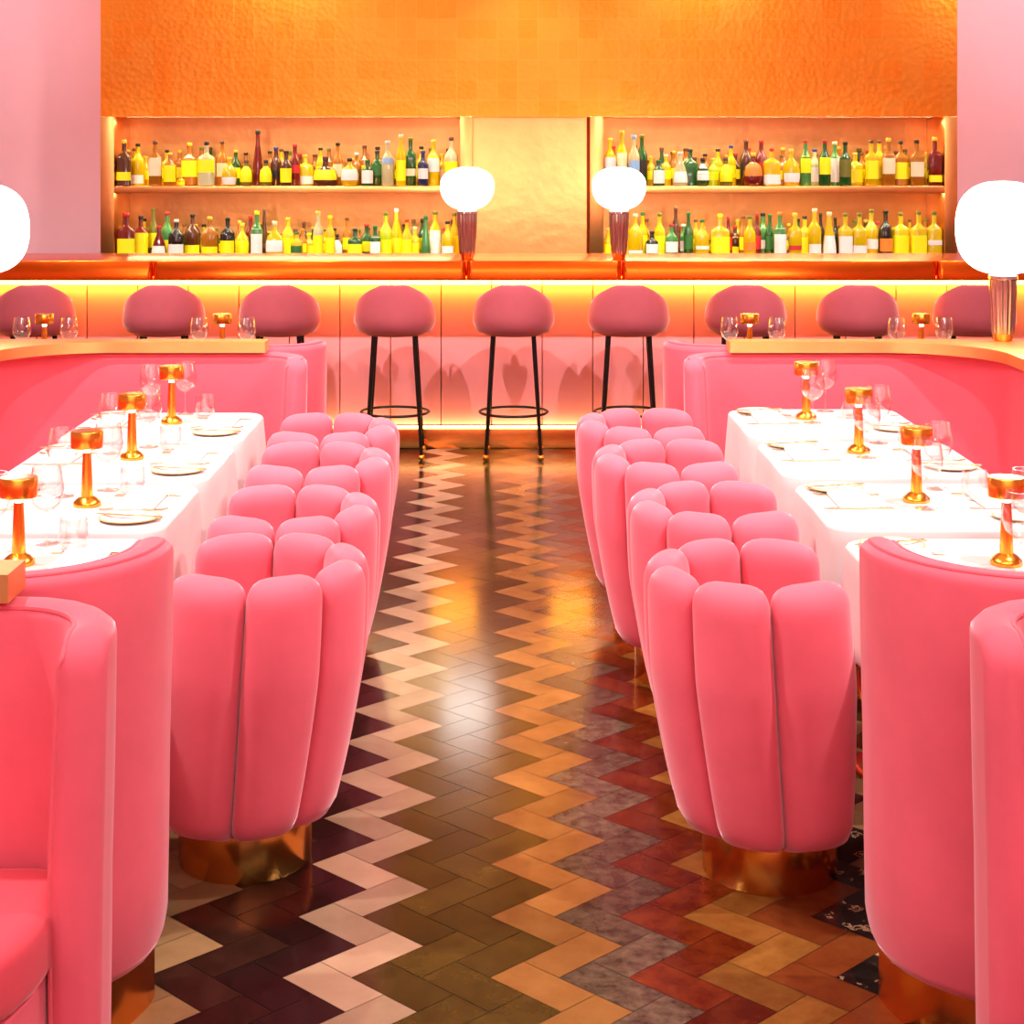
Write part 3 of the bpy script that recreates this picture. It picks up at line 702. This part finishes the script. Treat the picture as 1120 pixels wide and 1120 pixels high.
def shape_prof(sh, h, r):
    nr = min(r*.36, .0145)
    if sh == 's': return [(r*.9, 0), (r, .004), (r, h*.60), (r*.9, h*.65), (nr*1.15, h*.72), (nr, h*.76), (nr, h*.93)], 5
    if sh == 't': return [(r*.9, 0), (r, .006), (r*.97, h*.25), (r*.70, h*.52), (nr*1.1, h*.75), (nr, h*.93)], 2
    if sh == 'b': return [(r*.75, 0), (r*.86, .004), (r, h*.22), (r, h*.42), (r*.82, h*.60), (nr*1.3, h*.72), (nr, h*.78), (nr, h*.9)], 2
    if sh == 'd': return [(r*.92, 0), (r, .006), (r, h*.35), (r*.8, h*.55), (nr*1.4, h*.66), (nr*1.2, h*.85)], 2.4
    return [(r*.92, 0), (r, .005), (r, h*.55), (r*.93, h*.62), (r*.62, h*.69), (nr*1.1, h*.76), (nr, h*.80), (nr, h*.94)], 2
def prof_r(pr, z):
    for (r0, z0), (r1, z1) in zip(pr, pr[1:]):
        if z0 <= z <= z1: return r0+(r1-r0)*((z-z0)/(z1-z0) if z1 > z0 else 0)
    return pr[-1][0]
placed = []
def bottle(px, py, wpx, sh, gc, lc, cc, l0, l1, row, zb, shelf, order):
    wpx *= 1.12; Y = YN+.06+row*.10
    while True:
        x = (px-CX)*Y/F; r = wpx/2*Y/F; ry = min(r, .05)
        lo_, hi_ = (125, 503) if px < 580 else (660, 1033)
        x = min(max(x, xn(lo_)+r*1.0+.006), xn(hi_)-r*1.0-.006)
        if Y > YD-.07 or not any(pz == zb and abs(px_-x) < pr_+r+.0035 and abs(py_-Y) < ry_+ry+.004 for px_, py_, pr_, ry_, pz in placed): break
        Y += .01
    if Y > YD-.07: return False
    placed.append((x, Y, r, ry, zb)); s_ = F/Y
    zt = EYE-(py-HY)/s_; h = zt-zb
    pr, ex = shape_prof(sh, h, r)
    sy = min(1.0, .05/r) if r > .05 else 1.0
    root = empty('bottle', (x, Y, zb+.0006)); root.empty_display_size = .02
    q = MB(); q.lathe(pr, n=20, ex=ex, sy=sy); q.build('glass_body', 'bottle_'+gc, root, angle=50)
    nr = pr[-1][0]; z1 = pr[-1][1]
    q = MB(); q.lathe([(nr*1.05, z1-.004), (nr*1.22, z1), (nr*1.22, h-.004), (nr*1.0, h)], n=14); q.build('cap', 'label_'+cc, root)
    if l1-l0 > .02:
        q = MB(); rs = []; N = 12; A = radians(62)
        for z in [h*(l0+(l1-l0)*t/4) for t in range(5)]:
            rr = prof_r(pr, z)*1.015+.0008; ring = []
            for k in range(N+1):
                a = -pi/2-A+2*A*k/N; ca, sa = cos(a), sin(a); qn = (abs(ca)**ex+abs(sa)**ex)**(-1/ex)
                ring.append((rr*qn*ca, rr*qn*sa*sy, z))
            rs.append(ring)
        q.rings(rs, closed=False); q.build('paper_label', 'label_'+lc, root, angle=80)
    shp = {'s': 'square', 't': 'tapered', 'b': 'round', 'd': 'wide', 'r': 'slim'}[sh]
    if row: lab = f'{shp} {CN[gc]} bottle, {LN[cc]} cap, number {order} in back row, {shelf}'
    else: lab = f'{shp} {CN[gc]} bottle, {LN[lc]} label, {LN[cc]} cap, number {order} along front, {shelf}'
    tag(root, lab, 'bottle', f'bottles on the {shelf}'); return True
for lst, zb, shelf in ((B_UL, zS, 'upper left shelf'), (B_LL, zL, 'lower left shelf'), (B_UR, zS, 'upper right shelf'), (B_LR, zL, 'lower right shelf')):
    cnt = [0, 0]
    for b_ in lst:
        if bottle(*b_, zb, shelf, cnt[b_[9]]+1) is not False: cnt[b_[9]] += 1
    rb_ = random.Random(len(lst)*7+int(zb*10)); p0 = (129 if 'left' in shelf else 667); p1 = (498 if 'left' in shelf else 1029)
    px = p0+4
    while px < p1:
        base = 203.5 if zb == zS else 284
        hh = rb_.uniform(28, 45)
        b_ = (px, base-hh, rb_.uniform(9, 12), rb_.choice('rrsb'), rb_.choice('AAYBYOAG'), 'y', rb_.choice('nkgegr'), .2, .5, 2)
        if bottle(*b_, zb, shelf, cnt[1]+1) is not False: cnt[1] += 1
        px += rb_.uniform(9, 15)

# ------------------------------------------------------------------ lights
def area(name, loc, rot, sx, sy, power, col=(1, 1, 1), spread=pi):
    l = bpy.data.lights.new(name, 'AREA'); l.shape = 'RECTANGLE'; l.size = sx; l.size_y = sy; l.energy = power; l.color = col; l.spread = spread
    o = bpy.data.objects.new(name, l); COL.objects.link(o); o.location = loc; o.rotation_euler = rot; return o
def spot(name, loc, tgt, power, ang, blend=.5, r=.05, col=(1, .93, .86)):
    l = bpy.data.lights.new(name, 'SPOT'); l.energy = power; l.spot_size = radians(ang); l.spot_blend = blend; l.shadow_soft_size = r; l.color = col
    o = bpy.data.objects.new(name, l); COL.objects.link(o); o.location = loc
    from mathutils import Vector
    o.rotation_euler = (Vector(tgt)-Vector(loc)).to_track_quat('-Z', 'Y').to_euler(); return o
area('fill_light', (0, 3.3, CEIL-.03), (0, 0, 0), 7, 6.5, 28, (1, .93, .88))  # general fill from above, added without a fixture
area('fill_light', (0, .9, CEIL-.1), (radians(22), 0, 0), 6, 1.2, 75, (1, .93, .88))  # added front fill, tilted towards the chair fronts
area('fill_light', (0, -1.6, CEIL-.1), (radians(-58), 0, 0), 6, 1.0, 170, (1, .93, .88))  # added fill behind the camera, brightens the front wall for metal reflections
for sg in (-1, 1):
    for y in (3.75, 5.0, 6.3):
        spot("table_spot", (sg*1.84, y-.15, 3.4), (sg*1.05, y+.35, .75), 165, 100, 1, .04)
    spot('bar_spot', (sg*1.35, 8.0, 3.5), (sg*.9, 10.3, .5), 230, 70, .6, .03)
    spot('bar_spot', (sg*3.0, 8.0, 3.5), (sg*2.6, 10.3, .5), 170, 70, .6, .03)
    spot('wall_fill_spot', (sg*4.0, 10.6, 3.55), (sg*3.7, 12.1, 2.0), 72 if sg < 0 else 92, 110, .8, .1, (1, .9, .88))  # unseen spots added to brighten the pink wall beside the back bar
    spot('wall_fill_spot', (sg*1.6, 10.9, 3.6), (sg*1.7, 12.0, 2.2), 72, 100, .8, .1, (1, .85, .70))  # unseen spots added to brighten the copper header
spot('wall_fill_spot', (.2, 11.2, 3.6), (.2, 12.05, 1.5), 120, 60, .8, .1, (1, .85, .70))  # unseen spot added to brighten the centre panel
for y in (5.8, 7.1, 8.4): spot('aisle_spot', (0, y, 3.6), (0, y+.2, 0), 80, 60, .7, .05)
for a, b_ in ((125, 503), (660, 1033)):
    xm = (xn(a)+xn(b_))/2; w_ = xn(b_)-xn(a)
    area('niche_light', (xm, YN+.12, zN-.02), (radians(-20), 0, 0), w_*.95, .05, 8, (1, .80, .44))
    area('niche_light', (xm, YN+.12, zS-.06), (radians(-20), 0, 0), w_*.95, .05, 7, (1, .80, .44))
wd = bpy.data.worlds.new('world'); S.world = wd; wd.use_nodes = True
wd.node_tree.nodes['Background'].inputs[0].default_value = (1, .85, .8, 1); wd.node_tree.nodes['Background'].inputs[1].default_value = .3

S.cycles.transparent_max_bounces = 48
S.view_settings.view_transform = 'Standard'; S.view_settings.look = 'None'; S.view_settings.exposure = .85; S.view_settings.gamma = 1
S.view_settings.use_curve_mapping = False
